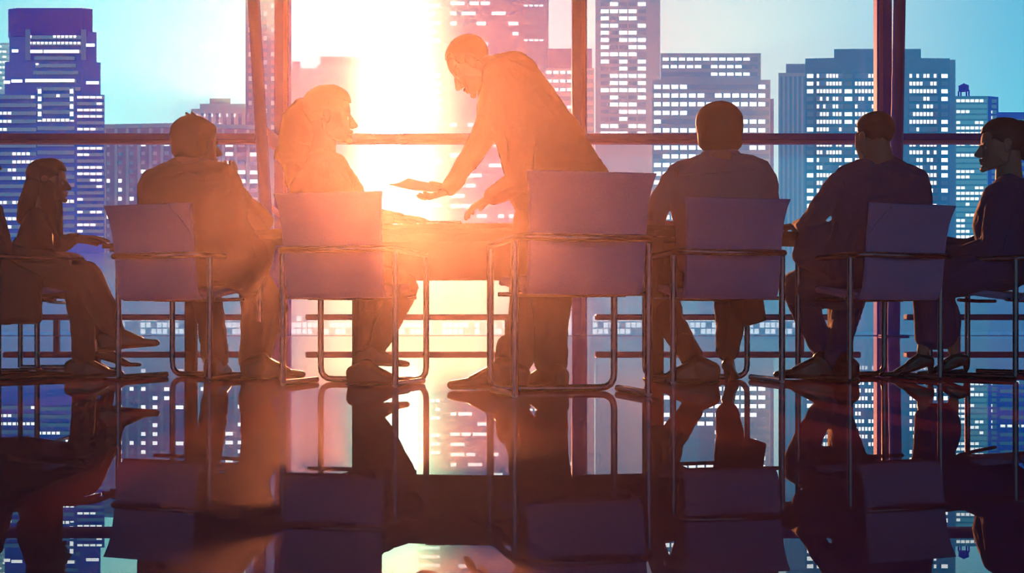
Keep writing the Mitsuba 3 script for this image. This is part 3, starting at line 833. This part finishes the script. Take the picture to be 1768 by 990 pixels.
for x in (80, 103):
    put(b.k, 'antenna', tube([(b.X(x), b.Y + 5, b.Z(14)), (b.X(x), b.Y + 5, b.Z(5))], .12, 6), 'fac_navy')
b.finish(1.15)
b = Building('office_tower', 'thin lit tower edge behind the stepped tower at the left picture edge', 420, 2)
b.block(-60, 17, 74, 'fac_slate'); b.rows(-20, 17, 78, 160, 9, 5, 'glass_pale', .6, 8, 2); b.finish(1.1)

# striped tower
b = Building('office_tower', 'lilac slab tower with pale upright piers behind the chin resting man', 300, 3)
b.poly([(153, 4), (300, -14), (440, 10)], 221, 'fac_lilac')
for i in range(15):
    x = 158 + i * 20.5
    d = 4 - 18 * (x - 153) / 147 if x < 300 else -14 + 24 * (x - 300) / 140
    b.band(x, x + 4.5, 223, 700, 'fac_sky', 'pier', 2.2, d)
    if i < 14:
        for j in range(16):
            y = 232 + j * 15.5
            if b.rng.random() < .42:
                b.lights(x + 6, x + 19, y, y + 6.5, d + .6, 2.0)
            else:
                b.band(x + 6, x + 19, y, y + 6.5, 'glass_blue', 'window', 1.6, d + .3)
b.poly([(153, 2), (300, -16), (440, 8)], 215, 'fac_sky', 'parapet', bottom=222)
b.finish(1.1)

# old classical block
b = Building('old_building', 'pale old block with a stepped roof between the striped tower and the brace', 520, 4)
b.block(330, 440, 188, 'fac_pale', 80); b.block(345, 425, 178, 'fac_pale', 60, 8, 'attic', 190); b.block(362, 398, 168, 'fac_rose', 40, 12, 'penthouse', 178)
for i in range(8):
    b.band(334 + i * 13, 339 + i * 13, 196, 330, 'fac_lilac', 'window_strip', 1)
b.rows(334, 438, 196, 240, 15, 7, 'glass_pale', .3, 13, 6, band=False)
b.finish(1.0)

b = Building('brick_tower', 'slim tower with arched dark windows seen between brace and mullion', 480, 5)
b.block(424, 482, -160, 'fac_lilac', 60)
for i in range(4):
    for j in range(26):
        b.band(429 + i * 13, 435 + i * 13, -120 + j * 14, -112 + j * 14, 'fac_rose' if (i + j) % 3 else 'glass_pale', 'window', .6)
b.finish()

b = Building('old_building', 'wide pale mansard block behind the ponytailed woman', 620, 6)
b.block(500, 548, 118, 'fac_pale', 60); b.block(505, 518, 104, 'fac_lilac', 20, 10, 'water_tank', 118)
b.poly([(548, 0), (636, 0)], 112, 'fac_pale'); b.poly([(553, 3), (632, 3)], 97, 'fac_rose', 'mansard', 112)
for i in range(7):
    for j in range(9):
        b.band(556 + i * 11, 561 + i * 11, 122 + j * 13, 130 + j * 13, 'fac_lilac', 'window', .6)
b.finish()

# big rose tower behind the standing man
b = Building('office_tower', 'huge rose grey tower rising out of the picture behind the standing man', 640, 7)
b.block(722, 770, -200, 'fac_rose', 50, 6)
b.block(770, 900, -200, 'fac_rose', 70, 0); b.block(900, 948, -200, 'fac_lilac', 60, 10)
for j in range(30):
    y = -120 + j * 17.5
    b.band(776, 896, y, y + 7, 'fac_lilac')
    x = 778
    while x < 890:
        w = b.rng.choice((10, 16, 24))
        if b.rng.random() < .45:
            b.lights(x, min(x + w, 895), y + .5, y + 6.5, 0, 1.4)
        x += w + b.rng.choice((3, 9, 20))
b.rows(724, 768, -100, 420, 15, 7, 'fac_lilac', .5, 9, 2, 6)
b.rows(904, 946, -100, 420, 15, 5, 'fac_sky', .15, 9, 3, 10)
b.finish(1.25)

b = Building('office_block', 'grey lilac box building behind the middle mullion', 560, 8)
b.block(944, 1022, 84, 'fac_lilac', 60); b.block(940, 1026, 118, 'fac_pale', 60, -2)
b.rows(942, 1024, 122, 330, 15, 7, 'fac_sky', .6, 12, 3, -2); b.finish()

b = Building('office_tower', 'white gridded tower right of the middle mullion', 500, 9)
b.block(1028, 1122, -200, 'fac_white', 60); b.block(1118, 1140, -200, 'fac_white', 50, 8)
for j in range(30):
    y = -120 + j * 12.4
    for i in range(5):
        if b.rng.random() < .36:
            b.band(1037 + i * 16, 1051 + i * 16, y, y + 6.5, 'fac_sky', 'window', .6)
        else:
            b.lights(1037 + i * 16, 1051 + i * 16, y, y + 6.5)  # extra lit windows added to brighten the tower
b.finish(1.6)

b = Building('office_block', 'pale blue block behind the person in the mauve shirt', 440, 10)
b.block(1140, 1314, 90, 'fac_pale', 60, 10); b.block(1126, 1330, 138, 'fac_pale', 60, 0); b.block(1312, 1336, 170, 'fac_lilac', 40, 4)
b.rows(1128, 1328, 146, 460, 15, 8.5, 'fac_sky', .72, 15, 3)  # most floors lit, added to lift the brightness of the block
b.rows(1144, 1310, 97, 136, 13, 7, 'fac_sky', .6, 14, 3, 10); b.finish(1.6)

b = Building('office_tower', 'white tower with slim upright grey window slots left of the cyan blocks', 420, 11)
b.block(1344, 1396, 126, 'fac_white', 40); b.block(1357, 1412, 108, 'fac_sky', 40, 12, 'roof_block')
for i in range(6):
    b.band(1347 + i * 8, 1351 + i * 8, 132, 460, 'fac_steel', 'window_strip', .5)
b.finish()

b = Building('office_block', 'broad cyan block with rows of lit windows around the right mullion', 228, 12)
b.poly([(1390, 6), (1440, 0), (1560, 0), (1640, 4)], 100, 'fac_cyan')
b.poly([(1440, 4), (1475, 2), (1590, 2)], 84, 'fac_cyan', 'upper_block', 101)
b.block(1640, 1650, 102, 'fac_steel', 50, 6)
for j in range(27):
    y = 128 + j * 13.2
    for x0, x1 in ((1410, 1454), (1476, 1522), (1570, 1618)):
        n, wd = 8, (x1 - x0) / 8
        for i in range(n):
            if b.rng.random() < (.85 if j % 4 in (1, 2) else .5):
                b.lights(x0 + i * wd, x0 + (i + .72) * wd, y, y + 6.5)
        b.band(x0 - 1, x1 + 1, y - 1, y + 7.5, 'glass_blue', 'window_band', .5)
    for x0, x1 in ((1393, 1404), (1458, 1471), (1625, 1636)):
        if b.rng.random() < .55:
            b.lights(x0, x1, y, y + 7)
        else:
            b.band(x0, x1, y, y + 7, 'fac_steel', 'window', .6)
for x, y in ((1420, 97), (1428, 96), (1595, 96), (1470, 80)):
    put(b.k, 'roof_mast', tube([(b.X(x), b.Y + 9, b.Z(101)), (b.X(x) + .5, b.Y + 9, b.Z(y))], .2, 6), 'fac_cyan')
b.finish(1.15)

b = Building('office_block', 'glassy grid block with a water tank on its roof near the right edge', 222, 13)
b.block(1648, 1706, 166, 'fac_steel', 50); b.poly([(1706, 0), (1724, 10)], 166, 'fac_blue')
b.rows(1650, 1704, 171, 470, 9.4, 6.5, 'glass_pale', .45, 8, 1.6)
b.rows(1707, 1722, 171, 470, 9.4, 6.5, 'glass_blue', .2, 8, 1.6, 4)
b.finish(.95)
w = thing('water_tank', 'round rooftop water tank with a conical lid on stilts', 'water tank')
for dx in (-7, 7):
    for dy in (-6, 6):
        put(w, 'stilt', tube([(b.X(1673 + dx), b.Y + (26 + dy) * b.s, b.Z(166)), (b.X(1673 + dx), b.Y + (26 + dy) * b.s, b.Z(152))], .14, 6), 'fac_navy')
c = trimesh.creation.cylinder(8.5 * b.s, 9 * b.s, sections=20); c.apply_translation([b.X(1673), b.Y + 26 * b.s, b.Z(148.5)]); put(w, 'tank', c, 'fac_navy')
c = trimesh.creation.cone(9.5 * b.s, 5 * b.s, sections=20); c.apply_translation([b.X(1673), b.Y + 26 * b.s, b.Z(144)]); put(w, 'lid', c, 'fac_navy')

b = Building('office_block', 'deep blue low block at the right picture edge', 224, 14)
b.block(1722, 1830, 194, 'fac_blue', 50); b.rows(1726, 1826, 206, 460, 15, 6, 'glass_blue', .25, 12, 4); b.finish()

# low city in front of the towers, seen under the rails
rng = random.Random(5)
for i in range(14):
    word = ('first', 'second', 'third', 'fourth', 'fifth', 'sixth', 'seventh', 'eighth', 'ninth', 'tenth', 'eleventh', 'twelfth', 'thirteenth', 'last')[i]
    b = Building('low_building', f'pale low city block under the window rails, {word} from the left', 250 + 12 * (i % 3), 30 + i)
    labels[b.k]['group'] = 'low blocks under the window rails'
    a0 = -20 + i * 130
    b.block(a0, a0 + 118, 500 + rng.randint(-12, 22), rng.choice(('fac_pale', 'fac_sky', 'fac_white')), 60)
    for j in range(5):
        b.band(a0 + 8 + j * 22, a0 + 24 + j * 22, 530, 545, rng.choice(('fac_sky', 'glass_pale')), 'window', .5)
    for q in range(9):
        for j in range(12):
            if rng.random() < .75:
                b.lights(a0 + 3 + j * 9.5, a0 + 11 + j * 9.5, 546 + q * 11, 555 + q * 11)  # dense lit grid added to brighten the low city
    b.finish(1.5, (.92, 1.0, 1.0))

# ------------------------------------------------------------------ haze
scene['haze'] = {'type': 'cube', 'to_world': BOX @ T().translate([.5, .5, .5]).scale([.5, .5, .5]), 'bsdf': {'type': 'null'}, 'interior': {'type': 'ref', 'id': 'glare_haze_medium'}}
labels['haze'] = {'label': 'added haze in the meeting room, its glow standing in for lens glare', 'kind': 'stuff'}

scene['added_city_haze'] = {'type': 'cube', 'to_world': T().translate([0, 405, 110]).scale([800, 165, 182]), 'bsdf': {'type': 'null'},
                      'interior': {'type': 'homogeneous', 'albedo': {'type': 'rgb', 'value': [0.11, 0.58, 0.90]}, 'sigma_t': 0.0009, 'phase': {'type': 'hg', 'g': 0.85}}}  # haze added to lighten the towers, tinted blue against the orange sun
labels['added_city_haze'] = {'label': 'pale blue haze added over the city to lighten the towers', 'kind': 'stuff'}

scene['added_mist'] = {'type': 'cube', 'to_world': T().translate([0, 172, -32]).scale([500, 42, 39]), 'bsdf': {'type': 'null'},
                        'interior': {'type': 'homogeneous', 'albedo': {'type': 'rgb', 'value': [0.70, 0.97, 0.99]}, 'sigma_t': 0.016, 'phase': {'type': 'hg', 'g': 0.6}}}  # mist added as a bright layer to whiten the low strip
labels['added_mist'] = {'label': 'pale mist added to whiten the low city below the window', 'kind': 'stuff'}
